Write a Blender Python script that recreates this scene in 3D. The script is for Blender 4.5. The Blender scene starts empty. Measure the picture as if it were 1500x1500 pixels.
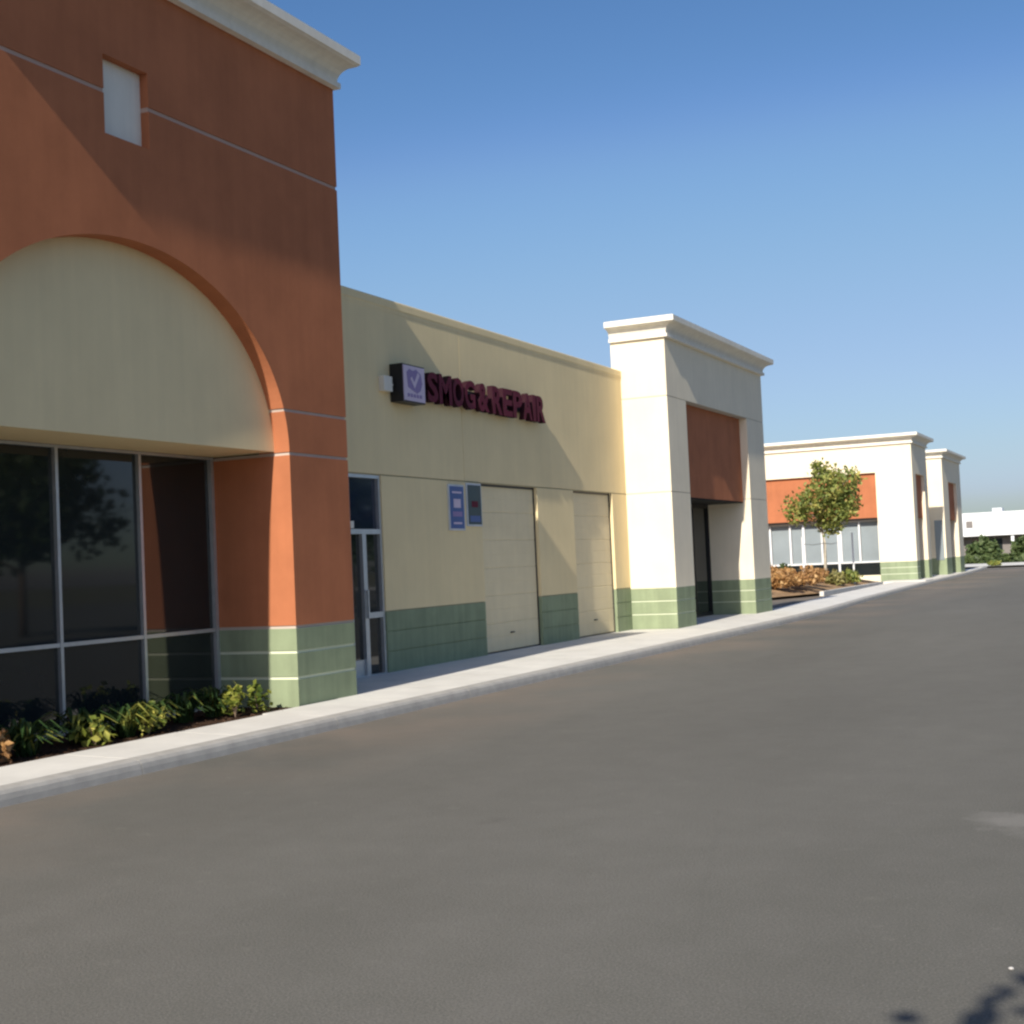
import bpy, bmesh, math, random
from mathutils import Matrix, Vector, Quaternion
random.seed(7)
S = bpy.context.scene
C = S.collection

# ------------------------------------------------------------------ camera
cam_data = bpy.data.cameras.new('camera'); cam = bpy.data.objects.new('camera', cam_data); C.objects.link(cam)
cam_data.sensor_width = 36; cam_data.lens = 48.0; cam_data.clip_start = .05; cam_data.clip_end = 3000
Rm = Matrix(((0.9021868522729846, 0.057431417306686355, 0.42750498931814734),
             (0.4290001141696611, -0.01625684643169242, -0.9031581350940233),
             (-0.04491976879038604, 0.9982170842308008, -0.03930479769158778)))
M4 = Rm.to_4x4(); M4.translation = Vector((0, 0, 1.6)); cam.matrix_world = M4
S.camera = cam
S.render.resolution_x = 1024; S.render.resolution_y = 1024

# ------------------------------------------------------------------ light
SUN = Vector((-0.95, 12.0, -7.8)).normalized()          # direction the light travels
w = bpy.data.worlds.new('World'); S.world = w; w.use_nodes = True
nt = w.node_tree; nt.nodes.clear()
sky = nt.nodes.new('ShaderNodeTexSky'); sky.sky_type = 'NISHITA'; sky.sun_disc = False
sky.sun_elevation = math.asin(-SUN.z); sky.sun_rotation = math.atan2(-SUN.x, -SUN.y)
sky.altitude = 0; sky.air_density = 1.0; sky.dust_density = 1.2; sky.ozone_density = 5.0
bg = nt.nodes.new('ShaderNodeBackground'); bg.inputs[1].default_value = 0.0727
wo = nt.nodes.new('ShaderNodeOutputWorld')
# one mild colour curve over the whole sky: deeper blue overhead, paler low down
k1 = nt.nodes.new('ShaderNodeVectorMath'); k1.operation = 'SCALE'; k1.inputs['Scale'].default_value = .1266
cv = nt.nodes.new('ShaderNodeRGBCurve'); cv.mapping.use_clip = False
for ci, pts in enumerate((((0, 0), (.165, .122), (.215, .215), (.38, .37), (.49, .44), (1, .88)), ((0, 0), (.32, .285), (.41, .42), (.65, .565), (1, .84)), ((0, 0), (.58, .565), (.68, .69), (.86, .77), (1, .88)))):
    c = cv.mapping.curves[ci]
    c.points[0].location = pts[0]; c.points[-1].location = pts[-1]
    for p_ in pts[1:-1]: c.points.new(*p_)
cv.mapping.update()
k2 = nt.nodes.new('ShaderNodeVectorMath'); k2.operation = 'SCALE'; k2.inputs['Scale'].default_value = 1/.1266
nt.links.new(sky.outputs[0], k1.inputs[0]); nt.links.new(k1.outputs[0], cv.inputs['Color']); nt.links.new(cv.outputs[0], k2.inputs[0]); nt.links.new(k2.outputs[0], bg.inputs[0])
nt.links.new(bg.outputs[0], wo.inputs[0])
sd = bpy.data.lights.new('sun', 'SUN'); sd.energy = 3.6; sd.angle = math.radians(.53); sd.color = (1, .925, .80)
sun = bpy.data.objects.new('sun', sd); C.objects.link(sun); sun.rotation_euler = SUN.to_track_quat('-Z', 'Y').to_euler()
S.view_settings.view_transform = 'Standard'; S.view_settings.look = 'None'
S.view_settings.exposure = 0.8; S.view_settings.gamma = 1; S.view_settings.use_curve_mapping = False
S.render.engine = 'CYCLES'
S.render.filter_size = 1.9
try: S.cycles.pixel_filter_type = 'BLACKMAN_HARRIS'; S.cycles.filter_width = 2.4
except Exception: pass

# ------------------------------------------------------------------ materials
def mat(name, col, rough=.85, var=.08, scale=3.0, bump=.0, bscale=120., spec=.3, col2=None, streak=0, metallic=0, coat=0):
    m = bpy.data.materials.new(name); m.use_nodes = True; n = m.node_tree; N = n.nodes; L = n.links
    b = N['Principled BSDF']; b.inputs['Roughness'].default_value = rough
    b.inputs['Specular IOR Level'].default_value = spec; b.inputs['Metallic'].default_value = metallic
    b.inputs['Coat Weight'].default_value = coat
    tc = N.new('ShaderNodeNewGeometry')
    no = N.new('ShaderNodeTexNoise'); no.inputs['Scale'].default_value = scale; no.inputs['Detail'].default_value = 6; no.inputs['Roughness'].default_value = .62
    L.new(tc.outputs['Position'], no.inputs['Vector'])
    cr = N.new('ShaderNodeValToRGB')
    c2 = col2 or tuple(c*(1-var*2.2) for c in col)
    cr.color_ramp.elements[0].position = .3; cr.color_ramp.elements[0].color = (*c2, 1)
    cr.color_ramp.elements[1].position = .72; cr.color_ramp.elements[1].color = (*[min(1, c*(1+var)) for c in col], 1)
    L.new(no.outputs['Fac'], cr.inputs['Fac']); out = cr.outputs['Color']
    if streak:
        mp = N.new('ShaderNodeMapping'); mp.inputs['Scale'].default_value = (5, 5, .35)
        L.new(tc.outputs['Position'], mp.inputs['Vector'])
        n2 = N.new('ShaderNodeTexNoise'); n2.inputs['Scale'].default_value = 1.5; n2.inputs['Detail'].default_value = 5
        L.new(mp.outputs[0], n2.inputs['Vector'])
        r2 = N.new('ShaderNodeMapRange'); r2.inputs[1].default_value = .35; r2.inputs[2].default_value = .7
        r2.inputs[3].default_value = 1-streak; r2.inputs[4].default_value = 1+streak*.3
        L.new(n2.outputs['Fac'], r2.inputs[0])
        mx = N.new('ShaderNodeMix'); mx.data_type = 'RGBA'; mx.blend_type = 'MULTIPLY'; mx.inputs[0].default_value = 1
        L.new(out, mx.inputs[6]); L.new(r2.outputs[0], mx.inputs[7]); out = mx.outputs[2]
    L.new(out, b.inputs['Base Color'])
    if bump:
        n3 = N.new('ShaderNodeTexNoise'); n3.inputs['Scale'].default_value = bscale; n3.inputs['Detail'].default_value = 4
        L.new(tc.outputs['Position'], n3.inputs['Vector'])
        bp = N.new('ShaderNodeBump'); bp.inputs['Strength'].default_value = bump; bp.inputs['Distance'].default_value = .004
        L.new(n3.outputs['Fac'], bp.inputs['Height']); L.new(bp.outputs[0], b.inputs['Normal'])
    return m
M = {}
M['orange'] = mat('orange_stucco', (.45, .163, .076), .9, .07, 1.3, .35, 140, .2, streak=.06)
M['cream'] = mat('cream_stucco', (.84, .685, .40), .9, .03, .9, .3, 140, .2, streak=.03)
M['white'] = mat('off_white_stucco', (.84, .745, .57), .9, .03, 1.1, .3, 140, .2, streak=.03)
M['trim'] = mat('white_trim', (.82, .78, .68), .85, .03, 2, .2, 90, .25, streak=.08)
M['green'] = mat('green_stucco', (.28, .335, .21), .9, .06, 2.5, .4, 110, .2, streak=.14)
M['reveal'] = mat('pale_reveal_paint', (.52, .44, .38), .8, .03, 2, 0, 100, .3)
M['dullreveal'] = mat('dull_pink_reveal_paint', (.50, .35, .28), .8, .03, 2)
M['greenline'] = mat('pale_green_reveal_paint', (.68, .72, .55), .8, .03, 2, 0, 100, .3)
M['joint'] = mat('cream_joint', (.40, .36, .25), .9, .03, 2)
M['wjoint'] = mat('grey_joint', (.45, .42, .37), .9, .03, 2)
M['door'] = mat('beige_door_paint', (.82, .69, .44), .7, .03, 2, .08, 60, .25, streak=.03)
M['alu'] = mat('brushed_aluminium', (.55, .57, .58), .38, .05, 8, 0, 100, .5, metallic=.55)
M['whiteframe'] = mat('white_window_frame', (.78, .78, .78), .5, .03, 3)
M['glass'] = mat('dark_tinted_glass', (.016, .021, .022), .035, .1, 1, 0, 100, .55)
M['skyglass'] = mat('sky_toned_glass', (.27, .31, .33), .12, .08, .4, 0, 100, .9)  # pale base colour stands in for sky reflected in the far panes
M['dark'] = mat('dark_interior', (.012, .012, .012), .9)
M['black'] = mat('black_metal', (.02, .02, .022), .45, .05, 6)
M['blueglass'] = mat('blue_tinted_glass', (.015, .025, .05), .05, .1, 1, 0, 100, .6)
M['concrete'] = mat('pale_concrete', (.68, .66, .61), .9, .06, 1.6, .25, 80, .2)
M['kerb'] = mat('kerb_concrete', (.40, .385, .355), .9, .08, 5, .4, 60, .2)
M['mulch'] = mat('dark_bark_mulch', (.07, .04, .025), .95, .3, 30, 1, 40, .1)
M['dryground'] = mat('dry_brown_ground', (.36, .24, .14), .95, .2, 3, 1, 20, .1)
M['maroon'] = mat('maroon_letter_face', (.125, .011, .03), .7, .05, 5, 0, 100, .2)
M['maroondark'] = mat('dark_letter_side', (.03, .008, .014), .8, .05, 5, 0, 100, .15)
M['signwhite'] = mat('lavender_white_sign_face', (.62, .50, .62), .4, .04, 4)
M['signblue'] = mat('blue_sign_face', (.045, .10, .30), .4, .05, 4)
M['signteal'] = mat('dark_teal_sign_face', (.02, .05, .06), .4, .05, 4)
M['purple'] = mat('purple_print', (.26, .18, .38), .45, .05, 4)
M['bark'] = mat('pale_bark', (.50, .44, .34), .9, .15, 9, .6, 30)
M['darkbark'] = mat('brown_bark', (.14, .10, .07), .9, .2, 9, .6, 30)
M['roof'] = mat('grey_roofing', (.25, .25, .25), .9)
M['farwhite'] = mat('far_white_cladding', (.74, .76, .78), .6, .02, .5)
M['fargrey'] = mat('far_grey_wall', (.22, .20, .19), .8, .08, .6)
M['stone'] = mat('pale_pebble', (.6, .58, .55), .8)
M['rooffar'] = mat('pale_metal', (.6, .63, .66), .5)

def leafmat(name, a, b_, c_=None, scale=2.2, trans=.25):
    m = bpy.data.materials.new(name); m.use_nodes = True; n = m.node_tree; N = n.nodes; L = n.links
    b = N['Principled BSDF']; b.inputs['Roughness'].default_value = .55; b.inputs['Specular IOR Level'].default_value = .35
    g = N.new('ShaderNodeNewGeometry'); no = N.new('ShaderNodeTexNoise'); no.inputs['Scale'].default_value = scale
    L.new(g.outputs['Position'], no.inputs['Vector'])
    ad = N.new('ShaderNodeMath'); ad.operation = 'MULTIPLY_ADD'; ad.inputs[1].default_value = .45
    L.new(g.outputs['Random Per Island'], ad.inputs[0]); 
    sb = N.new('ShaderNodeMath'); sb.operation = 'SUBTRACT'; sb.inputs[1].default_value = .22
    L.new(no.outputs['Fac'], sb.inputs[0]); L.new(sb.outputs[0], ad.inputs[2])
    cr = N.new('ShaderNodeValToRGB'); e = cr.color_ramp.elements
    e[0].position = .25; e[0].color = (*a, 1); e[1].position = .62; e[1].color = (*b_, 1)
    if c_: x = e.new(.78); x.color = (*c_, 1)
    L.new(ad.outputs[0], cr.inputs[0]); L.new(cr.outputs[0], b.inputs['Base Color'])
    t = N.new('ShaderNodeBsdfTranslucent'); L.new(cr.outputs[0], t.inputs[0])
    mx = N.new('ShaderNodeMixShader'); mx.inputs[0].default_value = trans
    L.new(b.outputs[0], mx.inputs[1]); L.new(t.outputs[0], mx.inputs[2]); L.new(mx.outputs[0], N['Material Output'].inputs[0])
    return m
M['leaf'] = leafmat('tree_leaves', (.12, .17, .04), (.27, .29, .07), (.46, .40, .11))
M['leafdark'] = leafmat('dark_tree_leaves', (.02, .045, .015), (.05, .08, .02))
M['leafmid'] = leafmat('mid_green_leaves', (.05, .09, .03), (.12, .16, .06))
M['strap'] = leafmat('strappy_leaves', (.015, .045, .012), (.045, .085, .02), (.30, .30, .06), 3)
M['yellowleaf'] = leafmat('yellow_green_leaves', (.06, .10, .015), (.24, .26, .04), (.58, .54, .13), 4)
M['brownleaf'] = leafmat('dry_orange_leaves', (.26, .13, .05), (.48, .27, .10), (.62, .42, .20), 1.2)
M['dryolive'] = leafmat('dry_olive_leaves', (.12, .12, .04), (.28, .26, .09), (.4, .34, .15), 1.2)

# asphalt: aggregate, broad wear, tinted gutter dirt along the kerb
def asphalt():
    m = bpy.data.materials.new('worn_asphalt'); m.use_nodes = True; n = m.node_tree; N = n.nodes; L = n.links
    b = N['Principled BSDF']; b.inputs['Roughness'].default_value = .9; b.inputs['Specular IOR Level'].default_value = .25
    g = N.new('ShaderNodeNewGeometry'); P = g.outputs['Position']
    def noise(s, d=5, r=.6, v=P):
        x = N.new('ShaderNodeTexNoise'); x.inputs['Scale'].default_value = s; x.inputs['Detail'].default_value = d; x.inputs['Roughness'].default_value = r
        L.new(v, x.inputs['Vector']); return x.outputs['Fac']
    def ramp(f, p0, c0, p1, c1):
        x = N.new('ShaderNodeValToRGB'); x.color_ramp.elements[0].position = p0; x.color_ramp.elements[0].color = (*c0, 1)
        x.color_ramp.elements[1].position = p1; x.color_ramp.elements[1].color = (*c1, 1); L.new(f, x.inputs[0]); return x.outputs[0]
    def mix(f, a, b2, mode='MIX'):
        x = N.new('ShaderNodeMix'); x.data_type = 'RGBA'; x.blend_type = mode
        if isinstance(f, float): x.inputs[0].default_value = f
        else: L.new(f, x.inputs[0])
        L.new(a, x.inputs[6])
        if isinstance(b2, tuple): x.inputs[7].default_value = (*b2, 1)
        else: L.new(b2, x.inputs[7])
        return x.outputs[2]
    mp = N.new('ShaderNodeMapping'); mp.inputs['Scale'].default_value = (1, .3, 1); L.new(P, mp.inputs['Vector'])
    base = ramp(noise(.35, 7, .62, mp.outputs[0]), .34, (.124, .119, .105), .68, (.153, .147, .131))
    base = mix(1.0, base, ramp(noise(2.3, 6, .7), .3, (.93, .94, .93), .7, (1.05, 1.05, 1.06)), 'MULTIPLY')
    base = mix(1.0, base, ramp(noise(90, 3, .7), .35, (.72, .72, .72), .68, (1.25, 1.25, 1.22)), 'MULTIPLY')
    vo = N.new('ShaderNodeTexVoronoi'); vo.inputs['Scale'].default_value = 26; L.new(P, vo.inputs['Vector'])
    base = mix(ramp(vo.outputs['Distance'], .05, (.55, .55, .55), .09, (0, 0, 0)), base, (.30, .29, .27))
    # hairline cracks and a few dark drips
    vc = N.new('ShaderNodeTexVoronoi'); vc.feature = 'DISTANCE_TO_EDGE'; vc.inputs['Scale'].default_value = .33
    wv = N.new('ShaderNodeMix'); wv.data_type = 'RGBA'; wv.inputs[0].default_value = .12; L.new(P, wv.inputs[6])
    nz = N.new('ShaderNodeTexNoise'); nz.inputs['Scale'].default_value = 1.4; nz.inputs['Detail'].default_value = 6; L.new(P, nz.inputs['Vector']); L.new(nz.outputs['Color'], wv.inputs[7]); L.new(wv.outputs[2], vc.inputs['Vector'])
    ck = ramp(vc.outputs['Distance'], .0, (.07, .07, .07), .004, (0, 0, 0))
    base = mix(ck, base, (.06, .058, .05))
    base = mix(ramp(noise(1.1, 3, .5), .70, (0, 0, 0), .78, (.35, .35, .35)), base, (.075, .072, .064))
    base = mix(ramp(noise(6.5, 3, .6), .62, (0, 0, 0), .75, (.28, .28, .28)), base, (.20, .19, .165))
    # warm dirt in the gutter
    sp = N.new('ShaderNodeSeparateXYZ'); L.new(P, sp.inputs[0])
    mr = N.new('ShaderNodeMapRange'); mr.inputs[1].default_value = -5.6; mr.inputs[2].default_value = -7.7; L.new(sp.outputs[0], mr.inputs[0])
    ml = N.new('ShaderNodeMath'); ml.operation = 'MULTIPLY'; L.new(mr.outputs[0], ml.inputs[0])
    nn = N.new('ShaderNodeMapRange'); nn.inputs[1].default_value = .42; nn.inputs[2].default_value = .66; nn.inputs[4].default_value = .75; L.new(noise(.28, 4), nn.inputs[0]); L.new(nn.outputs[0], ml.inputs[1])
    base = mix(ml.outputs[0], base, (.235, .185, .145))
    # pale worn patch
    ds = N.new('ShaderNodeVectorMath'); ds.operation = 'DISTANCE'; ds.inputs[1].default_value = (-.72, 8.35, 0)
    sc = N.new('ShaderNodeMapping'); L.new(P, sc.inputs['Vector']); L.new(sc.outputs[0], ds.inputs[0])
    a1 = N.new('ShaderNodeMath'); a1.operation = 'MULTIPLY_ADD'; a1.inputs[1].default_value = 1.2; L.new(noise(2.6, 5, .65), a1.inputs[0]); L.new(ds.outputs['Value'], a1.inputs[2])
    base = mix(ramp(a1.outputs[0], .75, (.55, .55, .55), 1.25, (0, 0, 0)), base, (.235, .225, .205))
    L.new(base, b.inputs['Base Color'])
    bp = N.new('ShaderNodeBump'); bp.inputs['Strength'].default_value = .7; bp.inputs['Distance'].default_value = .006
    L.new(noise(70, 4, .7), bp.inputs['Height']); L.new(bp.outputs[0], b.inputs['Normal'])
    return m
M['asphalt'] = asphalt()

# ------------------------------------------------------------------ helpers
def tag(o, label=None, cat=None, group=None, kind=None):
    if label: o['label'] = label
    if cat: o['category'] = cat
    if group: o['group'] = group
    if kind: o['kind'] = kind
    return o
def thing(name, label, cat, loc=(0, 0, 0), rz=0, group=None):
    o = bpy.data.objects.new(name, None); C.objects.link(o); o.location = loc; o.rotation_euler = (0, 0, rz)
    o.empty_display_size = .3
    return tag(o, label, cat, group)
WP = {}
def wpos(p):
    v = Vector((0, 0, 0))
    while p is not None: v += Vector(p.location); p = p.parent
    return v
def link(name, me, m, parent=None, local=False):
    o = bpy.data.objects.new(name, me); C.objects.link(o)
    if m is not None and not me.materials: me.materials.append(m)
    if parent is not None:
        o.parent = parent
        if not local: o.location = -wpos(parent)     # geometry given in world coordinates (unrotated parents)
    return o
def obj(name, bm, m, parent=None, local=False, smooth=False):
    me = bpy.data.meshes.new(name); bmesh.ops.recalc_face_normals(bm, faces=bm.faces); bm.to_mesh(me); bm.free()
    if smooth:
        for p in me.polygons: p.use_smooth = True
    return link(name, me, m, parent, local)
def box(bm, x0, x1, y0, y1, z0, z1):
    v = [bm.verts.new((x, y, z)) for z in (z0, z1) for x, y in ((x0, y0), (x1, y0), (x1, y1), (x0, y1))]
    for f in ((3, 2, 1, 0), (4, 5, 6, 7), (0, 1, 5, 4), (1, 2, 6, 5), (2, 3, 7, 6), (3, 0, 4, 7)): bm.faces.new([v[i] for i in f])
def bx(name, m, parent, *bs):
    bm = bmesh.new()
    for b in bs: box(bm, *b)
    return obj(name, bm, m, parent)
def prism(bm, poly, a, b, axis):
    def P(p, t): return (t, p[0], p[1]) if axis == 'X' else (p[0], p[1], t) if axis == 'Z' else (p[0], t, p[1])
    lo = [bm.verts.new(P(p, a)) for p in poly]; hi = [bm.verts.new(P(p, b)) for p in poly]; n = len(poly)
    bm.faces.new(lo[::-1]); bm.faces.new(hi)
    for i in range(n): bm.faces.new((lo[i], lo[(i+1) % n], hi[(i+1) % n], hi[i]))
def ring_frame(name, m, parent, x0, x1, y0, y1, z0, z1, t, tb=None, tt=None):
    tb = tb or t; tt = tt or t; bm = bmesh.new()
    O = [(y0, z0), (y1, z0), (y1, z1), (y0, z1)]; I = [(y0+t, z0+tb), (y1-t, z0+tb), (y1-t, z1-tt), (y0+t, z1-tt)]
    V = [[bm.verts.new((x, *p)) for p in L] for x in (x0, x1) for L in (O, I)]
    for i in range(4):
        j = (i+1) % 4
        bm.faces.new((V[0][i], V[0][j], V[1][j], V[1][i])); bm.faces.new((V[2][i], V[2][j], V[3][j], V[3][i]))
        bm.faces.new((V[0][i], V[0][j], V[2][j], V[2][i])); bm.faces.new((V[1][i], V[1][j], V[3][j], V[3][i]))
    return obj(name, bm, m, parent)
def pr(name, m, parent, poly, a, b, axis):
    bm = bmesh.new(); prism(bm, poly, a, b, axis); return obj(name, bm, m, parent)
def cornice(name, m, parent, x0, x1, y0, y1, prof, back=1, side=1):
    bm = bmesh.new(); rings = []
    for o_, z in prof:
        rings.append([bm.verts.new(p) for p in ((x0-o_*back, y0-o_*side, z), (x1+o_, y0-o_*side, z), (x1+o_, y1+o_*side, z), (x0-o_*back, y1+o_*side, z))])
    for a, b in zip(rings, rings[1:]):
        for i in range(4): bm.faces.new((a[i], a[(i+1) % 4], b[(i+1) % 4], b[i]))
    bm.faces.new(rings[0][::-1]); bm.faces.new(rings[-1])
    return obj(name, bm, m, parent)
def corn_profile(z, h, p):
    pts = [(.002, z), (.06*p/.35+.02, z), (.06*p/.35+.02, z+.17*h), (.03, z+.17*h+.01)]
    pts = [(.0, z), (.09, z), (.09, z+.16*h), (.05, z+.19*h)]
    for i in range(1, 7):
        t = i/6; pts.append((.05+(p-.09)*(1-math.cos(t*math.pi/2)), z+h*(.19+.46*math.sin(t*math.pi/2))))
    pts += [(p-.02, z+.68*h), (p, z+.70*h), (p, z+.97*h), (p-.03, z+h), (-.2, z+h)]
    return pts
def tube(bm, pts, rs, n=7):
    rings = []
    for i, p in enumerate(pts):
        p = Vector(p); d = (Vector(pts[min(i+1, len(pts)-1)])-Vector(pts[max(i-1, 0)])).normalized()
        a = d.orthogonal().normalized(); b = d.cross(a)
        rings.append([bm.verts.new(p+(a*math.cos(2*math.pi*k/n)+b*math.sin(2*math.pi*k/n))*rs[i]) for k in range(n)])
    for a, b in zip(rings, rings[1:]):
        # match closest start vertex to limit twisting
        k0 = min(range(n), key=lambda k: (b[k].co-a[0].co).length)
        for k in range(n): bm.faces.new((a[k], a[(k+1) % n], b[(k+1+k0) % n], b[(k+k0) % n]))
    bm.faces.new(rings[0][::-1]); bm.faces.new(rings[-1])

# ------------------------------------------------------------------ setting: ground, kerb, pavement
def sheet(name, m, poly, z, label=None):
    bm = bmesh.new(); bm.faces.new([bm.verts.new((x, y, z)) for x, y in poly])
    return tag(obj(name, bm, m), label, kind='structure')
M['field'] = mat('dull_field', (.16, .15, .09), .95, .2, .2)
sheet('ground', M['field'], [(-900, -900), (900, -900), (900, 1800), (-900, 1800)], -.03)
sheet('asphalt_lot', M['asphalt'], [(-14, -60), (60, -60), (60, 97.5), (-60, 97.5), (-60, 20), (-14, 20)], 0)
def kx(y):
    pts = [(-80, -7.77), (30, -7.77), (36, -7.9), (43.5, -8.35), (52, -8.75), (64, -9.2), (76, -9.55), (88, -10.1), (97.5, -10.7)]
    for (a, xa), (b, xb) in zip(pts, pts[1:]):
        if y <= b: return xa+(xb-xa)*(y-a)/(b-a)
    return pts[-1][1]
kerb = tag(bpy.data.objects.new('kerb', None), kind='structure'); C.objects.link(kerb)
def kerb_section(y0, y1):
    bm = bmesh.new(); g = .004
    prof = [(.0, 0), (-.008, .05), (-.02, .09), (-.04, .115), (-.07, .126), (-.16, .131), (-.16, -.02), (.0, -.02)]
    A = [bm.verts.new((kx(y0)+dx, y0+g, z)) for dx, z in prof]; B = [bm.verts.new((kx(y1)+dx, y1-g, z)) for dx, z in prof]
    n = len(prof); bm.faces.new(A); bm.faces.new(B[::-1])
    for i in range(n): bm.faces.new((A[i], B[i], B[(i+1) % n], A[(i+1) % n]))
    obj('kerb_section', bm, M['kerb'], kerb)
y = -12.0
while y < 97:
    kerb_section(y, min(y+3, 97.4)); y += 3
walk = tag(bpy.data.objects.new('pavement', None), kind='structure'); C.objects.link(walk)
def slab(y0, y1, xin0, xin1, xo0=None, xo1=None):
    xo0 = kx(y0)-.163 if xo0 is None else xo0; xo1 = kx(y1)-.163 if xo1 is None else xo1; g = .006
    bm = bmesh.new(); zo = .131 if xo0 > -8.5 or y0 > 40 else .15
    if abs(xin0-xo0) < .3: zo = .15
    prism(bm, [(xin0, y0+g), (xo0, y0+g), (xo1, y1-g), (xin1, y1-g)], -.02, .15, 'Z')
    for v in bm.verts:
        if v.co.z > .1 and min(abs(v.co.x-xo0), abs(v.co.x-xo1)) < 1e-4: v.co.z = zo     # falls gently to the kerb
    obj('slab', bm, M['concrete'], walk)
y = -9.0
while y < 63:
    y1 = y+1.5
    if y < 6.5: slab(y, y1, -10.1, -10.1)
    elif y < 12: slab(y, y1, -8.64, -8.64)
    elif y < 13.4: slab(y, y1, -8.72, -8.72)
    elif y < 27: slab(y, y1, -8.75, -8.75)
    elif y < 34.4: slab(y, y1, -9.12, -9.12)
    else: slab(y, y1, kx(y)-1.5, kx(y1)-1.5)
    y = y1
y = 13.95
while y < 26.9:
    y1 = min(y+1.45, 26.98); slab(y, y1, -10.5, -10.5, -8.756, -8.756); y = y1
for y in range(63, 97, 3): slab(y, min(y+3, 97), -10.8, -10.8)
for x in (-10.3, ):
    slab(28.2, 33.1, -10.3, -10.3, -9.13, -9.13)
slab(-9, -4, -10.3, -10.3, -10.12, -10.12)
# forecourt at the far end
sheet('far_pavement', M['concrete'], [(-12, 97.5), (60, 97.5), (60, 112), (-24, 112), (-24, 97.5)], .12)
sheet('planting_bed', M['mulch'], [(-9.9, 6.6), (-8.645, 6.6), (-8.645, 12.75), (-9.9, 12.75)], .135)
bm = bmesh.new()   # mulch lumps
for i in range(420):
    x = random.uniform(-9.8, -8.68); y_ = random.uniform(7.7, 12.65); s = random.uniform(.012, .035)
    v = [bm.verts.new((x+random.uniform(-s, s)*1.6, y_+random.uniform(-s, s)*1.6, .137+(random.uniform(.005, .03) if k == 3 else 0))) for k in range(4)]
    for f in ((0, 1, 3), (1, 2, 3), (2, 0, 3)): bm.faces.new([v[k] for k in f])
tag(obj('bark_chips', bm, M['mulch']), 'dark bark chips strewn over the planting bed under the arch window', 'mulch', kind='stuff')
# planter beyond the white tower: a low mound with a kerb
bm = bmesh.new(); nx, ny = 16, 20; grid = []
for j in range(ny+1):
    row = []
    for i in range(nx+1):
        u = i/nx; v = j/ny; Y = 44.6+18.6*v; xe = -11.28 if Y > 50 else -11.28-1.5*(50-Y)/5.4; X = -26+(26+xe)*u; e = min(u and 1, 1)*min(1, (1-u)*7, v*5, (1-v)*5)
        row.append(bm.verts.new((X, Y, .1+.38*max(0, e)*(1+.25*math.sin(u*9)+.2*math.sin(v*11+u*5)))))
    grid.append(row)
for j in range(ny):
    for i in range(nx): bm.faces.new((grid[j][i], grid[j][i+1], grid[j+1][i+1], grid[j+1][i]))
tag(obj('planting_mound', bm, M['dryground'], smooth=True), kind='structure')
pk = tag(bpy.data.objects.new('planter_kerb', None), kind='structure'); C.objects.link(pk)
for yy in range(5):
    bx('kerb_section', M['concrete'], pk, (-11.25, -11.1, 49.45+yy*2.78, 49.45+(yy+1)*2.78-.01, 0, .17))
bx('kerb_section', M['concrete'], pk, (-11.098, -9.3, 61.2, 63.4, 0, .166))

# ------------------------------------------------------------------ the near building
B = thing('shop_building', 'near row of shops with arched terracotta tower, cream garage wall and white tower', 'building', (-10.1, 20, 0))
def wallc(m, *b, name='wall_panel'): return bx(name, M[m], B, *b)
TX = -8.74; RV = .012
# orange tower: piers in courses, pale reveals set back between them
def pier(y0, y1, xb, xf, courses, up='orange', par=None):
    par = par or B
    for z0, z1, m in courses: bx('wall_panel', M[m], par, (xb, xf, y0, y1, z0, z1))
PC = [(.0, .443, 'green'), (.476, .733, 'green'), (.766, 1.01, 'green'), (1.045, 2.95, 'orange')]
RC = [(.443, .476, 'greenline'), (.733, .766, 'greenline'), (1.01, 1.045, 'reveal'), (2.95, 2.985, 'reveal')]
for y0, y1 in ((6.5, 7.72), (12.72, 13.93)):
    for z0, z1, m in PC: bx('wall_panel', M[m], B, (-10.6, TX, y0, y1, z0, z1))
    for z0, z1, m in RC: bx('reveal', M[m], B, (-10.6, TX-RV, y0+RV, y1-RV, z0, z1))
a, b_, yc, zc, zs = 2.47, 1.9, 10.25, 2.985, 3.47
def arcpts(z0, z1, n):      # right-hand side of the elliptical arch between two heights, as (y, z)
    t0, t1 = math.asin((z0-zc)/b_), math.asin(min(1, (z1-zc)/b_))
    return [(yc+a*math.cos(t0+(t1-t0)*i/n), zc+b_*math.sin(t0+(t1-t0)*i/n)) for i in range(n+1)]
rt = arcpts(zs, zc+b_, 32); arc = [(2*yc-y_, z_) for y_, z_ in rt]+rt[::-1][1:]
for z0, z1, m, f_ in ((2.985, 3.435, 'orange', 0), (3.435, 3.47, 'reveal', RV)):
    q = arcpts(z0, z1, 8)
    nm = 'wall_panel' if m == 'orange' else 'reveal'
    pr(nm, M[m], B, [(13.93-f_, z0)]+[(y_+f_, z_) for y_, z_ in q]+[(13.93-f_, z1)], -9.15, TX-f_, 'X')
    pr(nm, M[m], B, [(6.5+f_, z0)]+[(2*yc-y_-f_, z_) for y_, z_ in q]+[(6.5+f_, z1)], -9.15, TX-f_, 'X')
pr('arch_wall', M['orange'], B, [(6.5, zs)]+arc+[(13.93, zs), (13.93, 6.22), (10.53, 6.22), (10.53, 5.84), (9.9, 5.84), (9.9, 6.22), (6.5, 6.22)], -9.15, TX, 'X')
pr('wall_panel', M['orange'], B, [(6.5, 6.265), (9.9, 6.265), (9.9, 6.6), (10.53, 6.6), (10.53, 6.265), (13.93, 6.265), (13.93, 7.48), (6.5, 7.48)], -9.15, TX, 'X')
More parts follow.
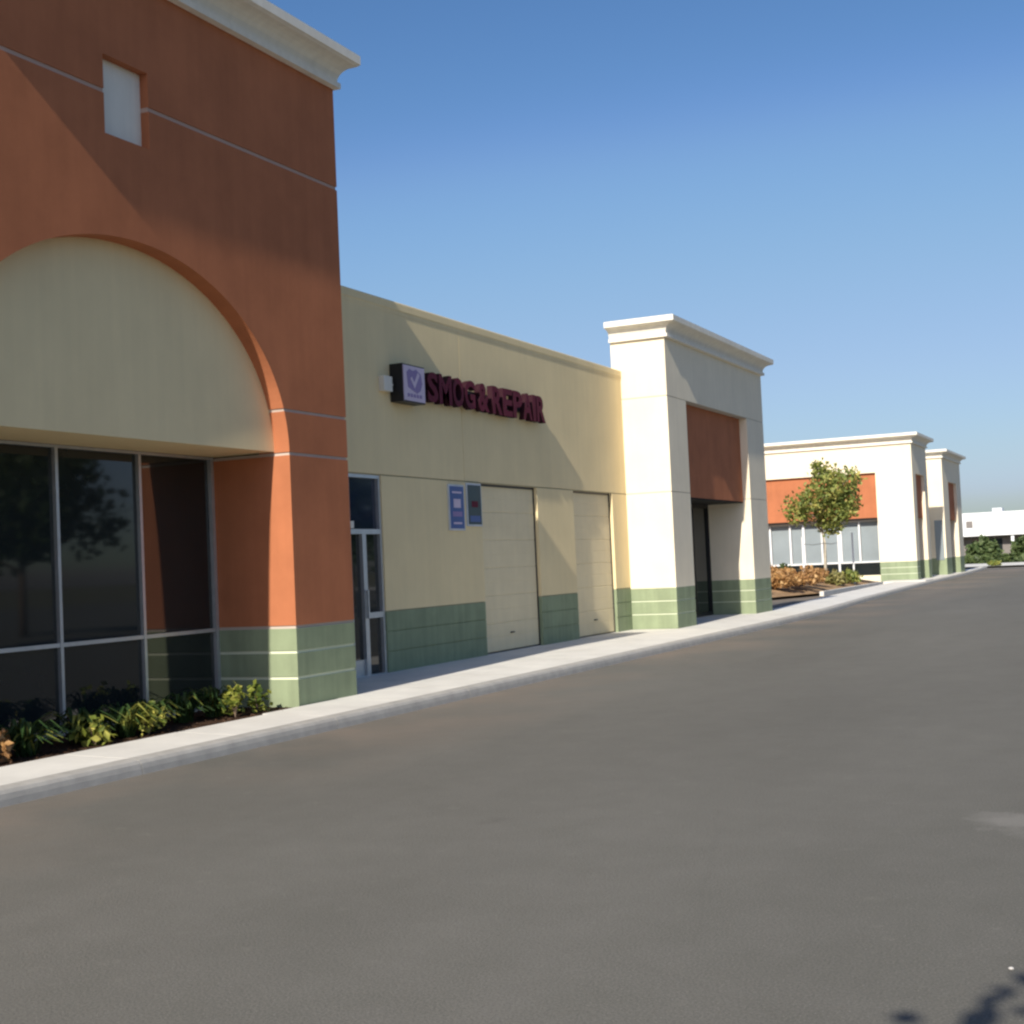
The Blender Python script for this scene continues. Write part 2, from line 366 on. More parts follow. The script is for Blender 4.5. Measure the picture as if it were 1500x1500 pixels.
bx('reveal', M['dullreveal'], B, (-9.15, TX-RV, 6.512, 9.9, 6.22, 6.265)); bx('reveal', M['dullreveal'], B, (-9.15, TX-RV, 10.53, 13.918, 6.22, 6.265))
bx('square_inset', M['trim'], B, (-9.1, TX-.1, 9.85, 10.58, 5.78, 6.66))
bx('arch_panel', M['cream'], B, (-9.78, -8.945, 7.6, 12.9, 3.0, 5.3))
bx('tower_core', M['orange'], B, (-13.9, -9.16, 6.51, 13.92, 3.02, 7.46))
bx('tower_core', M['cream'], B, (-13.9, -10.45, 6.51, 13.92, 0, 3.01))
cornice('cornice', M['trim'], B, -13.95, TX, 6.5, 13.93, corn_profile(7.46, .40, .32), 1, .45)
# storefront under the arch
GX = -9.84
W = ring_frame('storefront_window', M['alu'], B, GX-.05, GX+.045, 7.722, 12.718, .13, 2.998, .05, .07, .028)
for ym in (9.02, 10.24, 11.46): bx('mullion', M['alu'], W, (GX-.04, GX+.045, ym-.02, ym+.02, .2, 2.97))
ys = (7.76, 9.02, 10.24, 11.46, 12.68)
for q in range(4):
    bx('rail', M['alu'], W, (GX-.04, GX+.04, ys[q]+.02, ys[q+1]-.02, 1.0, 1.04))
    bx('pane', M['glass'], W, (GX-.012, GX, ys[q]+.02, ys[q+1]-.02, .2, 1.0))
    bx('pane', M['glass'], W, (GX-.012, GX, ys[q]+.02, ys[q+1]-.02, 1.04, 2.97))
# children of a part need placing relative to that part: wpos() handles it

# cream wing, lower courses with openings, upper course in two panels
CX = -10.1; CB = -10.45
openings = [(16.08, 16.97), (20.16, 22.42), (24.1, 26.16)]
segs = []; y0 = 13.95
for o0, o1 in openings: segs.append((y0, o0)); y0 = o1
segs.append((y0, 27.02))
for s0, s1 in segs:
    for z0, z1 in ((0, .44), (.455, .73), (.745, 1.02)): bx('wall_panel', M['green'], B, (CB, CX, s0, s1, z0, z1))
    for z0, z1 in ((.44, .455), (.73, .745)): bx('reveal', M['green'], B, (CB, CX-RV, s0, s1, z0, z1))
    bx('reveal', M['joint'], B, (CB, CX-RV, s0, s1, 1.02, 1.035))
    bx('wall_panel', M['cream'], B, (CB, CX, s0, s1, 1.035, 2.985))
bx('reveal', M['joint'], B, (CB, CX-.016, 13.95, 27.02, 2.985, 3.005))
bx('wall_panel', M['cream'], B, (CB, CX, 13.95, 19.59, 3.005, 5.42)); bx('wall_panel', M['cream'], B, (CB, CX, 19.605, 27.02, 3.005, 5.42))
bx('reveal', M['joint'], B, (CB, CX-RV, 19.59, 19.605, 3.005, 5.42))
pr('coping', M['cream'], B, [(CB-.05, 5.42), (CX+.004, 5.42), (CX+.004, 5.47), (CX+.014, 5.49), (CX+.014, 5.59), (CX+.008, 5.605), (CB-.05, 5.605)], 13.935, 27.0, 'Y')
# wing to the left of the tower and the body behind everything
for z0, z1, m in ((0, 1.02, 'green'), (1.035, 2.985, 'cream'), (3.005, 5.42, 'cream')): bx('wall_panel', M[m], B, (CB, CX, -4, 6.49, z0, z1))
bx('wall_panel', M['cream'], B, (-30, CB-.01, -3.9, 34.5, 0, 4.9))
bx('roof', M['roof'], B, (-30, CB-.05, -3.95, 34.45, 4.9, 5.0))
bx('coping', M['cream'], B, (CB-.05, CX+.1, -4, 6.49, 5.42, 5.6))
# entrance door with transom and side light
D = ring_frame('entrance_door', M['alu'], B, CX-.14, CX-.02, 16.082, 16.968, .13, 2.983, .05, .03, .045)
bx('transom_bar', M['alu'], D, (CX-.14, CX-.015, 16.13, 16.92, 2.14, 2.21))
bx('pane', M['blueglass'], D, (CX-.09, CX-.075, 16.13, 16.92, 2.21, 2.94))
bx('pane', M['glass'], D, (CX-.09, CX-.075, 16.13, 16.43, .38, 2.14))
bx('kick_plate', M['alu'], D, (CX-.1, CX-.05, 16.13, 16.43, .16, .38))
bx('stile', M['alu'], D, (CX-.13, CX-.02, 16.43, 16.53, .16, 2.14))
bx('pane', M['glass'], D, (CX-.09, CX-.075, 16.53, 16.92, 1.03, 2.14))
bx('rail', M['alu'], D, (CX-.13, CX-.02, 16.53, 16.92, .95, 1.03))
bx('pane', M['glass'], D, (CX-.09, CX-.075, 16.53, 16.92, .17, .95))
bx('handle', M['alu'], D, (CX-.01, CX+.02, 16.46, 16.49, .95, 1.35), (CX-.03, CX+.0, 16.465, 16.485, .97, .99), (CX-.03, CX+.0, 16.465, 16.485, 1.31, 1.33))
bx('pale_plate', M['trim'], D, (CX-.018, CX-.005, 16.12, 16.2, 2.22, 2.32))  # small pale mark just above the transom bar
# sectional garage doors
for gi, (o0, o1) in enumerate(((20.16, 22.42), (24.1, 26.16))):
    G = bx('garage_door', M['black'], B, (CX-.21, CX-.15, o0, o1, .0, 2.985), (CX-.15, CX-.08, o0+.005, o1-.005, .15, .17))
    G['label'] = ('wider sectional garage door beside the wall plates', 'narrower sectional garage door next to the white tower')[gi]
    nsec = 6; h = (2.985-.17)/nsec; w_ = o1-o0
    for k in range(nsec):
        z0 = .17+k*h; bm = bmesh.new()
        x = CX-.08
        prism(bm, [(x-.05, z0), (x-.008, z0), (x, z0+.014), (x, z0+h*.48), (x-.004, z0+h*.5), (x, z0+h*.52), (x, z0+h-.014), (x-.008, z0+h-.001), (x-.05, z0+h-.001)], o0+.02, o1-.02, 'Y')
        obj('door_section', bm, M['door'], G)
    bx('side_seal', M['black'], G, (CX-.11, CX-.06, o1-.02, o1-.002, .15, 2.98))
    bx('side_seal', M['black'], G, (CX-.11, CX-.06, o0+.002, o0+.02, .15, 2.98))
    bx('top_seal', M['black'], G, (CX-.11, CX-.06, o0+.02, o1-.02, 2.95, 2.983))
    bx('door_handle', M['black'], G, (CX-.08, CX-.05, (o0+o1)/2-.06, (o0+o1)/2+.06, .45, .47))

# white tower ------------------------------------------------------
def white_tower(par, X, xb, ya, yb, o0, o1, z5=4.99, zt=6.22, ch=.42, p=.30, glass=True, zb=0):
    for y0, y1 in ((ya, o0), (o1, yb)):
        for z0, z1 in ((zb, .447), (.472, .72), (.745, 1.0)): bx('wall_panel', M['green'], par, (xb, X, y0, y1, z0, z1))
        for z0, z1 in ((.447, .472), (.72, .745)): bx('reveal', M['greenline'], par, (xb, X-RV, y0+RV, y1-RV, z0, z1))
        bx('wall_panel', M['white'], par, (xb, X, y0, y1, 1.0, 2.985))
        bx('reveal', M['wjoint'], par, (xb, X-RV, y0+RV, y1-RV, 2.985, 3.0))
        bx('wall_panel', M['white'], par, (xb, X, y0, y1, 3.0, z5))
    bx('reveal', M['wjoint'], par, (xb, X-RV, ya+RV, yb-RV, z5, z5+.015))
    bx('wall_panel', M['white'], par, (xb, X, ya, yb, z5+.015, zt))
    bx('sign_panel', M['orange'], par, (xb+.02, X-.19, o0+.002, o1-.002, 2.93, z5-.003))
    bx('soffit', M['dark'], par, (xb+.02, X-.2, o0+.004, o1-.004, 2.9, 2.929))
    cornice('cornice', M['trim'], par, xb, X, ya, yb, corn_profile(zt, ch, p), .12, .8)
    g = ring_frame('storefront_window', M['black'], par, xb+.02, xb+.1, o0+.002, o1-.002, .14, 2.898, .06, .1, .08)
    n = max(2, round((o1-o0)/1.2)); st = (o1-o0-.12)/n
    for k in range(n):
        bx('pane', M['glass'], g, (xb+.04, xb+.05, o0+.06+k*st, o0+.06+(k+1)*st-.05, .24, 2.82))
        if k: bx('mullion', M['black'], g, (xb+.02, xb+.1, o0+.06+k*st-.05, o0+.06+k*st, .24, 2.82))
white_tower(B, -9.1, -10.3, 27.0, 34.6, 28.25, 33.05)

# ------------------------------------------------------------------ signs on the cream wall
LX = -10.1
lb = thing('logo_sign_box', 'square lit sign box with purple emblem on pale face, left of the maroon letters', 'sign', (LX, 17.7, 4.35))
bx('cabinet', M['black'], lb, (LX+.01, -9.88, 17.33, 18.0, 4.08, 4.64))
bx('face', M['signwhite'], lb, (-9.88, -9.868, 17.35, 17.98, 4.10, 4.62))
# emblem: outline of a state-like shield with a tick, as thin raised print
bm = bmesh.new(); X0 = -9.868
def ring(bm, cy, cz, r0, r1, n=20, sy=1):
    for i in range(n):
        a0, a1 = 2*math.pi*i/n, 2*math.pi*(i+1)/n
        prism(bm, [(cy+sy*r0*math.cos(a0), cz+r0*math.sin(a0)), (cy+sy*r1*math.cos(a0), cz+r1*math.sin(a0)), (cy+sy*r1*math.cos(a1), cz+r1*math.sin(a1)), (cy+sy*r0*math.cos(a1), cz+r0*math.sin(a1))], X0, X0+.004, 'X')
prism(bm, [(17.44, 4.52), (17.52, 4.57), (17.63, 4.55), (17.72, 4.58), (17.86, 4.52), (17.9, 4.38), (17.84, 4.27), (17.74, 4.22), (17.6, 4.26), (17.47, 4.30)], X0, X0+.004, 'X')
tick = bmesh.new(); prism(tick, [(17.54, 4.43), (17.585, 4.46), (17.65, 4.38), (17.77, 4.54), (17.82, 4.50), (17.66, 4.29)], X0+.004, X0+.007, 'X'); obj('tick_mark', tick, M['signwhite'], lb)
for k in range(5): prism(bm, [(17.45+k*.09, 4.155), (17.51+k*.09, 4.155), (17.51+k*.09, 4.205), (17.45+k*.09, 4.205)], X0, X0+.004, 'X')
obj('emblem', bm, M['purple'], lb)
bx('transformer_box', M['trim'], lb, (LX+.002, LX+.09, 17.02, 17.26, 4.22, 4.44))
bm = bmesh.new(); tube(bm, [(LX+.05, 17.26, 4.33), (LX+.05, 17.335, 4.33)], [.015, .015]); obj('conduit', bm, M['trim'], lb)

ls = thing('letter_sign', 'row of maroon channel letters reading SMOG & REPAIR on the cream wall', 'sign', (LX, 20.4, 4.4))
bx('raceway', M['black'], ls, (LX+.004, LX+.07, 18.2, 22.55, 4.29, 4.47))
def letter(ch, y0, wd, z0, ht):
    cu = bpy.data.curves.new('letter', 'FONT'); cu.body = ch; cu.size = 1; cu.extrude = .5; cu.offset = .034; cu.resolution_u = 3
    t = bpy.data.objects.new('tmp', cu); C.objects.link(t); dg = bpy.context.evaluated_depsgraph_get()
    me = bpy.data.meshes.new_from_object(t.evaluated_get(dg)); bpy.data.objects.remove(t); me.name = 'letter'
    xs = [v.co.x for v in me.vertices]; ys_ = [v.co.y for v in me.vertices]; xa, xb_, ya_, yb_ = min(xs), max(xs), min(ys_), max(ys_)
    for v in me.vertices:
        x, y__, z = v.co; v.co = (LX+.072+(z+.5)*.10, y0+(x-xa)/(xb_-xa)*wd, z0+(y__-ya_)/(yb_-ya_)*ht)
    me.materials.clear(); me.materials.append(M['maroondark']); me.materials.append(M['maroon'])
    for p in me.polygons: p.material_index = 1 if abs(p.normal.x) > .5 and p.center.x > LX+.12 else 0
    # mirrored axes: make normals right
    bm = bmesh.new(); bm.from_mesh(me); bmesh.ops.recalc_face_normals(bm, faces=bm.faces); bm.to_mesh(me); bm.free()
    o = link('letter', me, None, ls); return o
def word(s, y0, y1, z0, ht):
    ws = {'I': .35, 'M': 1.25, 'O': 1.1, 'G': 1.1}; tot = sum(ws.get(c, 1) for c in s)+.11*(len(s)-1); u = (y1-y0)/tot; y_ = y0
    for c in s:
        wd = ws.get(c, 1)*u; letter(c, y_, wd, z0, ht); y_ += wd+.11*u
word('SMOG', 18.18, 19.78, 4.15, .47); word('&', 19.9, 20.28, 4.15, .47); word('REPAIR', 20.42, 22.58, 4.15, .47)

def plate(name, label, y0, y1, z0, z1, m, marks):
    p = thing(name, label, 'sign', (LX, (y0+y1)/2, z0), 0)
    bx('backing', M['rooffar'], p, (LX+.002, LX+.03, y0, y1, z0, z1))
    bx('face', M[m], p, (LX+.03, LX+.036, y0+.03, y1-.03, z0+.03, z1-.03))
    for mm, ya_, yb_, za_, zb_ in marks: bx('print', M[mm], p, (LX+.036, LX+.0385, ya_, yb_, za_, zb_))
    return p
plate('wall_plate', 'taller blue wall plate with pale lavender mark left of the first garage door', 18.98, 19.5, 2.2, 2.93, 'signblue',
      [('signwhite', 19.12, 19.36, 2.56, 2.7), ('signwhite', 19.08, 19.4, 2.79, 2.82), ('purple', 19.08, 19.4, 2.42, 2.5), ('signwhite', 19.1, 19.38, 2.3, 2.33)])
plate('wall_plate', 'dark teal wall plate between the blue plate and the first garage door', 19.6, 20.12, 2.27, 2.97, 'signteal',
      [('maroon', 19.75, 19.97, 2.58, 2.68), ('signblue', 19.68, 20.04, 2.34, 2.44)])

# ------------------------------------------------------------------ far building
F = thing('far_shop_building', 'white far shop building with terracotta band and two corniced corner towers behind the tree', 'building', (-12, 70, 0))
FX = -10.0; FY = 63.7
for z0, z1, m in ((0, .43, 'green'), (.46, .72, 'green'), (.75, 1.0, 'green'), (1.0, 5.12, 'white')):
    bx('wall_panel', M[m], F, (-11.65, FX, FY, 64.6, z0, z1))
for z0, z1 in ((.43, .46), (.72, .75)): bx('reveal', M['greenline'], F, (-11.63, FX-.012, FY+.012, 64.59, z0, z1))
bx('wall_panel', M['white'], F, (-25, FX, FY, 64.6, 5.12, 6.36))
bx('sign_panel', M['orange'], F, (-24, -11.65, FY+.15, 64.5, 3.06, 5.12))
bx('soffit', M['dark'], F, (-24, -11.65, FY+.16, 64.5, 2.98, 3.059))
bx('wall_panel', M['white'], F, (-25, -24, FY, 64.6, 0, 5.12))
bx('wall_panel', M['white'], F, (-24, -11.65, FY+.45, 64.5, 0, .42)); bx('low_window', M['glass'], F, (-24, -11.65, FY+.5, 64.5, .42, 1.0))
fw = bx('storefront_window', M['whiteframe'], F, (-24, -11.66, FY+.5, FY+.62, 2.9, 2.98))
bx('sill', M['whiteframe'], fw, (-24, -11.66, FY+.5, FY+.62, 1.0, 1.07))
xs = [-24+.0, -22.5, -21, -19.5, -18, -16.8, -15.84, -15.2, -14.35, -13.47, -12.6, -11.7]
for xa, xb_ in zip(xs, xs[1:]):
    bx('pane', M['skyglass'], fw, (xa+.04, xb_-.04, FY+.6, FY+.61, 1.07, 2.9)); 
    wd = .07 if xb_ in (-15.2, -13.47) else .05
    bx('mullion', M['whiteframe'], fw, (xb_-wd, xb_+wd*.5, FY+.47, FY+.63, 1.07, 2.9))
bx('wall_panel', M['white'], F, (-25, -10.75, 64.62, 82.5, 0, 6.0))
cornice('cornice', M['trim'], F, -25, FX, FY, 68.0, corn_profile(6.36, .46, .36))
# front of corner tower A
for z0, z1, m in ((0, 1.0, 'green'), (1.0, 5.0, 'white')):
    bx('wall_panel', M[m], F, (-10.7, FX, 67.1, 68.0, z0, z1))
bx('wall_panel', M['white'], F, (-10.7, FX, 64.605, 68.0, 5.0, 6.35))
bx('sign_panel', M['orange'], F, (-10.7, FX-.15, 64.605, 67.095, 3.0, 4.995))
bx('storefront_window', M['glass'], F, (-10.74, -10.6, 64.605, 67.095, .15, 2.95))
# tower B
T = bx('wall_panel', M['white'], F, (-10.9, FX, 73.2, 75.2, 1.0, 5.0))
bx('wall_panel', M['green'], F, (-10.9, FX, 73.2, 75.2, 0, 1.0)); bx('wall_panel', M['green'], F, (-10.9, FX, 78.4, 80.2, 0, 1.0))
bx('wall_panel', M['white'], F, (-10.9, FX, 78.4, 80.2, 1.0, 5.0)); bx('wall_panel', M['white'], F, (-10.9, FX, 73.2, 80.2, 5.0, 6.2))
bx('sign_panel', M['orange'], F, (-10.9, FX-.15, 75.2, 78.4, 3.0, 4.99)); bx('storefront_window', M['glass'], F, (-10.85, -10.6, 75.2, 78.4, .15, 3.0))
bx('side_window', M['skyglass'], F, (-10.52, -10.1, 73.17, 73.21, .9, 2.95))
cornice('cornice', M['trim'], F, -12.4, FX, 73.2, 80.2, corn_profile(6.18, .42, .34))
bx('roof', M['roof'], F, (-25, -10.8, 64.65, 82.5, 6.0, 6.05))

# distant white building
W2 = thing('distant_warehouse', 'long low white warehouse at the far end beyond the hedge', 'building', (-10, 150, 0))
bx('fascia', M['farwhite'], W2, (-45, 30, 150, 151, 2.5, 4.95))
bx('wall', M['fargrey'], W2, (-44, 29, 151.5, 175, 0, 4.8))
bx('roof', M['rooffar'], W2, (-45, 30, 151, 176, 4.85, 4.97))
for k in range(13): bx('column', M['farwhite'], W2, (-40+k*5.2, -39.7+k*5.2, 150.2, 150.6, 0, 2.5))
for k in range(12): bx('window', M['glass'], W2, (-38.8+k*5.2, -35.8+k*5.2, 151.42, 151.5, .9, 2.2))
bx('roof_unit', M['rooffar'], W2, (-16.3, -15.3, 156, 158, 4.97, 5.5))
bx('logo_plate', M['fargrey'], W2, (-18.35, -17.7, 149.95, 150.0, 3.4, 4.1))

# ------------------------------------------------------------------ vegetation
def leafmesh(name, pts, size, seed, up=.3, elong=1.6):
    rnd = random.Random(seed); vs = []; fs = []
    for p in pts:
        n = Vector((rnd.gauss(0, 1), rnd.gauss(0, 1), rnd.gauss(0, 1)+up)).normalized(); a = n.orthogonal().normalized()
        a = Quaternion(n, rnd.uniform(0, 6.28)) @ a; b = n.cross(a); s = size*rnd.uniform(.6, 1.3); P = Vector(p); i = len(vs)
        vs += [P-a*s*elong*.5, P+b*s*.5+n*s*.1, P+a*s*elong*.5, P-b*s*.5+n*s*.1]; fs.append((i, i+1, i+2, i+3))
    me = bpy.data.meshes.new(name); me.from_pydata(vs, [], fs); return me
def make_tree(name, label, loc, H, clear, rad, lm, bark, seed, nleaf, lsize, group=None, tr=.07):
    rnd = random.Random(seed); t = thing(name, label, 'tree', loc, 0, group)
    bm = bmesh.new(); wob = [(rnd.uniform(-.05, .05), rnd.uniform(-.05, .05)) for _ in range(6)]
    pts = [(wob[i][0]*i*.5, wob[i][1]*i*.5, H*.82*i/5) for i in range(6)]
    tube(bm, pts, [tr*(1-.16*i) for i in range(6)])
    lobes = []
    for k in range(9):
        z0 = clear+(H*.75-clear)*rnd.uniform(0, .7); an = k*2.4+rnd.uniform(-.4, .4); L = rad*rnd.uniform(.5, .95)
        end = Vector((math.cos(an)*L, math.sin(an)*L, z0+rnd.uniform(.35, .9)*L)); mid = Vector((end.x*.5, end.y*.5, z0+(end.z-z0)*.65))
        tube(bm, [(0, 0, z0), mid, end], [tr*.45, tr*.3, tr*.12], 5)
        lobes.append((end, rad*rnd.uniform(.28, .5)))
    obj('trunk', bm, bark, t, local=True, smooth=True)
    for k in range(7): 
        z = clear+(H-clear)*(.25+.75*k/6.5); r = rad*(.62*math.sin(math.pi*min(1, .18+.8*k/7))+.08); an = rnd.uniform(0, 6.3)
        lobes.append((Vector((math.cos(an)*r*.5, math.sin(an)*r*.5, z-.1*r)), max(.16*rad, r*.75)))
    lobes.append((Vector((0, 0, H-.22*rad)), rad*.22))
    P = []; tot = sum(r**2 for _, r in lobes)
    for c, r in lobes:
        for _ in range(int(nleaf*r*r/tot)):
            d = Vector((rnd.gauss(0, 1), rnd.gauss(0, 1), rnd.gauss(0, .8))).normalized(); q = r*rnd.uniform(.25, 1.12)**.6*rnd.choice((1, 1, 1, 1.22))
            P.append(c+d*q)
    link('crown', leafmesh('crown', P, lsize, seed+1), lm, t, local=True)
    return t
make_tree('young_tree', 'young leafy tree with yellowing crown and pale slim trunk before the far building', (-12.45, 56, .25), 5.0, 1.7, 1.5, M['leaf'], M['bark'], 5, 4200, .115, tr=.075)
make_tree('shade_tree', 'small broadleaf tree behind the viewpoint whose shadow tip reaches the near asphalt', (.66, -1.95, 0), 4.8, 2.1, 1.35, M['leafdark'], M['darkbark'], 11, 2600, .12)
# trees across the lot, seen in the dark shop glass
proto = None
for i, (x, y_, s, kind) in enumerate(((8.2, 25.5, .85, 'first'), (13.5, 33, 1.25, 'second'), (11, 45, .9, 'third'), (17, 17, 1.1, 'fourth'), (16, 58, 1.2, 'fifth'))):
    lab = 'dark green lot tree, %s outwards from the shops along the far side of the asphalt' % kind
    if proto is None: proto = o = make_tree('lot_tree', lab, (x, y_, 0), 5.6, 1.6, 2.1, M['leafdark'], M['darkbark'], 21, 3400, .2, 'trees across the parking lot', .12)
    else:
        o = proto.copy(); C.objects.link(o); o.location = (x, y_, 0); o.scale = (s, s, s); o.rotation_euler = (0, 0, i*1.3); o['label'] = lab
        for ch in proto.children: c = ch.copy(); C.objects.link(c); c.parent = o

def strap_plant(label, loc, r, n, m, seed, h=.38, wide=.016, group='plants in the bed under the arch'):
    rnd = random.Random(seed); t = thing('strappy_plant', label, 'plant', loc, 0, group); bm = bmesh.new()
    for i in range(n):
        an = rnd.uniform(0, 6.283); L = r*rnd.uniform(.55, 1.15); hh = h*rnd.uniform(.5, 1.15); bx0, by0 = rnd.uniform(-.07, .07), rnd.uniform(-.07, .07); wd = wide*rnd.uniform(.7, 1.4)
        dx, dy = math.cos(an), math.sin(an); pv = None
        for k in range(6):
            u = k/5; px = bx0+dx*L*u**1.25; py = by0+dy*L*u**1.25; pz = hh*(1-(1-min(1, u*1.35))**2) - max(0, u-.55)*hh*.9
            ww = wd*(1-u**3)*(.7+.6*u)+.001
            q = (bm.verts.new((px-dy*ww, py+dx*ww, pz+.004)), bm.verts.new((px, py, pz-.002)), bm.verts.new((px+dy*ww, py-dx*ww, pz+.004)))
            if pv: bm.faces.new((pv[0], pv[1], q[1], q[0])); bm.faces.new((pv[1], pv[2], q[2], q[1]))
            pv = q
    o = obj('foliage', bm, m, t, local=True); o['kind'] = 'stuff'; return t
def broad_shrub(label, loc, r, h, n, m, seed, ls=.07, name='shrub', group=None):
    rnd = random.Random(seed); t = thing(name, label, 'shrub', loc, 0, group)
    lob = [(Vector((rnd.uniform(-.5, .5)*r, rnd.uniform(-.5, .5)*r, h*rnd.uniform(.3, .7))), rnd.uniform(.35, .6)) for _ in range(6)]
    P = []
    for i in range(n):
        c, q = rnd.choice(lob); d = Vector((rnd.gauss(0, 1), rnd.gauss(0, 1), rnd.gauss(0, 1))).normalized()*rnd.uniform(.4, 1.05)
        p = c+Vector((d.x*r*q, d.y*r*q, d.z*h*q)); p.z = max(.01, p.z); P.append(p)
    link('foliage', leafmesh('foliage', P, ls, seed+1), m, t, local=True)
    bm = bmesh.new()
    for k in range(5):
        e = lob[k][0]; tube(bm, [(0, 0, 0), (e.x*.5, e.y*.5, e.z*.6), tuple(e)], [.02*r+.004, .012*r+.003, .004], 5)
    obj('stems', bm, M['darkbark'], t, local=True); return t
bed = [(-9.0, 8.95, .36, 'leftmost strappy plant in the bed, at the frame edge'), (-9.15, 9.75, .38, 'deep green strappy plant left of the middle mullion'),
       (-9.0, 10.2, .36, 'strappy plant with yellow tips in front of the middle mullion'), (-9.2, 11.3, .34, 'strappy plant before the left edge of the rightmost window bay'),
       (-9.05, 10.62, .32, 'short strappy plant filling the gap right of the third mullion'),
       (-9.2, 11.8, .38, 'large strappy plant in front of the rightmost window bay')]
for i, (x, y_, r, lab) in enumerate(bed): strap_plant(lab, (x, y_, .14), r, 62, M['strap'], 40+i, .31)
for i, (x, y_, r, h, lab) in enumerate([(-8.86, 9.62, .24, .26, 'bright yellow green shrub at the pavement edge, left of the middle mullion'), (-8.85, 10.35, .2, .3, 'yellow green shrub at the pavement edge near the third mullion'),
        (-8.88, 11.75, .17, .34, 'yellow green shrub before the rightmost bay'), (-8.92, 12.2, .17, .28, 'bright yellow green shrub beside the sunlit pier'), (-8.9, 8.55, .2, .26, 'orange brown dry shrub at the left frame edge of the bed')]):
    broad_shrub(lab, (x, y_, .14), r, h, 110, M['brownleaf'] if i == 4 else M['yellowleaf'], 60+i, .055, group='small shrubs in the bed under the arch')
# dry shrubs on the mound
rr = random.Random(3); q = 0
spots = [(-12.7, 46.6), (-12.2, 48.3), (-11.85, 49.6), (-13.3, 45.4), (-13.9, 46.0), (-15.4, 46.3), (-14.4, 47.8), (-13.1, 48.4), (-16.0, 48.2), (-11.9, 51.0), (-12.7, 50.7), (-13.6, 51.2), (-14.5, 50.9), (-15.5, 51.4), (-16.6, 51.1), (-12.2, 52.9), (-13.2, 53.2), (-14.3, 53.6), (-15.6, 53.9), (-17, 54.2), (-13.0, 55.4), (-14.4, 56.2), (-16, 56.6), (-17.6, 57)]
place = ['second along the kerb side, half in the tower shadow', 'third along the kerb side of the mound', 'fourth along the kerb side, by the pale planter kerb end', 'first along the kerb side, in the tower shadow', 'in the front corner of the mound in the tower shadow', 'front of the mound hard against the white tower edge', 'shaded second row behind the front corner', 'sloping edge of the mound facing the kerb', 'shaded second row by the white tower', 'at the planter corner nearest the kerb', 'second from the planter corner', 'third from the planter corner', 'fourth from the planter corner', 'fifth from the planter corner', 'sixth from the planter corner, beside the white tower',
         'second row, nearest the kerb', 'second row, left of the tree trunk', 'second row, middle', 'second row, left', 'second row, beside the white tower', 'rear row, nearest the tree', 'rear row, middle', 'rear row, left', 'rear row, beside the white tower']
for (x, y_), pl in zip(spots, place):
    q += 1; broad_shrub('dry orange brown groundcover bush, '+pl, (x, y_, .4), rr.uniform(.6, .85), rr.uniform(.42, .68)*(1.25 if x < -14 else .9), 560, M['brownleaf'], 100+q, .095, name='dry_bush', group='dry bushes on the planter mound')
broad_shrub('olive dry bush right of the young tree trunk', (-12.0, 55.6, .3), .55, .5, 260, M['dryolive'], 140, .14, name='dry_bush', group='dry bushes on the planter mound')
broad_shrub('dark round bush behind the dry mound under the far windows', (-15.2, 60.3, .3), .5, .85, 300, M['leafdark'], 141, .12, name='dark_bush')
broad_shrub('low green bush at the tip of the planter kerb', (-11.75, 57.6, .3), .55, .5, 300, M['leaf'], 142, .12, name='green_bush')
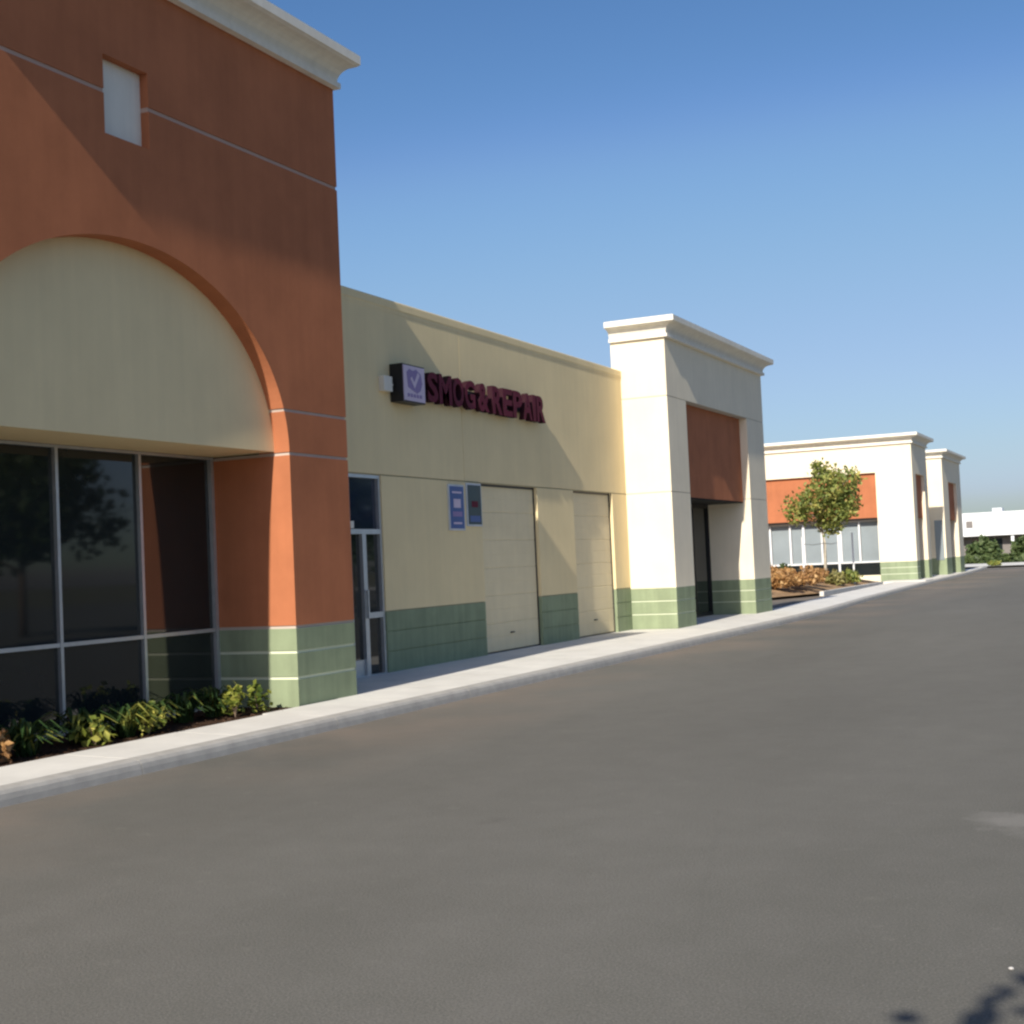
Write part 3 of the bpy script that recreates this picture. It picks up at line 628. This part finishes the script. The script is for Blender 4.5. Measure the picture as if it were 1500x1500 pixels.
# far hedge and trees in front of the warehouse
HB = thing('clipped_hedge', 'long clipped dark green hedge in front of the distant warehouse', 'hedge', (-8, 114, 0))
rnd = random.Random(8); P = [(rnd.uniform(-12, 24), rnd.uniform(-.7, .7), rnd.uniform(.12, .72)) for _ in range(7000)]
o = link('foliage', leafmesh('foliage', P, .3, 9), leafmat('hedge_leaves', (.05, .08, .025), (.11, .15, .05)), HB, local=True); o['kind'] = 'stuff'
bm = bmesh.new(); box(bm, -12, 24, -.6, .6, .12, .6); obj('hedge_core', bm, M['leafdark'], HB, local=True)
for i, (x, y_, r, h, lab) in enumerate([(-15.0, 135, 1.7, 2.0, 'rounded dark green bush before the distant warehouse, left of its pair'), (-11.9, 136, 1.4, 1.8, 'rounded dark green bush before the distant warehouse, right of its pair'), (-9.5, 137, 1.6, 2.3, 'bush beyond the hedge just outside the right frame edge')]):
    broad_shrub(lab, (x, y_, 0), r, h, 900, M['leafmid'], 160+i, .4, name='round_bush', group='bushes before the warehouse')
broad_shrub('tiny grass tuft on the far pavement corner', (-10.3, 98.5, .12), .6, .35, 160, M['leaf'], 170, .2, name='grass_tuft')

for x, lab in ((-13.33, 'pale timber tree stake left of the young tree trunk'), (-11.86, 'pale timber tree stake right of the young tree trunk')):
    st = thing('tree_stake', lab, 'stake', (x, 56.0, .2), 0, 'stakes beside the young tree'); bm = bmesh.new()
    tube(bm, [(0, 0, 0), (0, 0, 2.05)], [.05, .045], 8); obj('stake_shaft', bm, M['whiteframe'], st, local=True)
    bm = bmesh.new(); dx = -12.45-x; tube(bm, [(0, 0, 1.75), (dx*.5, 0, 1.70), (dx, 0, 1.75)], [.012]*3, 5); obj('tie_strap', bm, M['black'], st, local=True)
# thin pole at the planter, pebbles on the asphalt
pp = thing('slim_post', 'slim white post standing right of the young tree', 'post', (-11.76, 58.3, .0)); bm = bmesh.new()
tube(bm, [(0, 0, 0), (0, 0, 2.35)], [.04, .035], 8); obj('post_shaft', bm, M['whiteframe'], pp, local=True)
bm = bmesh.new(); tube(bm, [(0, 0, .0), (0, 0, .2)], [.09, .07], 8); obj('post_base', bm, M['concrete'], pp, local=True)
for i, (x, y_, s) in enumerate(((-.60, 5.47, .010), )):
    bm = bmesh.new(); bmesh.ops.create_icosphere(bm, subdivisions=2, radius=s)
    for v in bm.verts: v.co *= random.uniform(.8, 1.15); v.co.z *= .6
    o = obj('pebble', bm, M['stone'], smooth=True); o.location = (x, y_, s*.4)
    tag(o, ('pale pebble on the asphalt beside the shadow tip', 'tiny pale pebble in the middle of the near asphalt', 'tiny pale pebble at the bottom edge of the near asphalt')[i], 'pebble', 'loose pebbles on the asphalt')
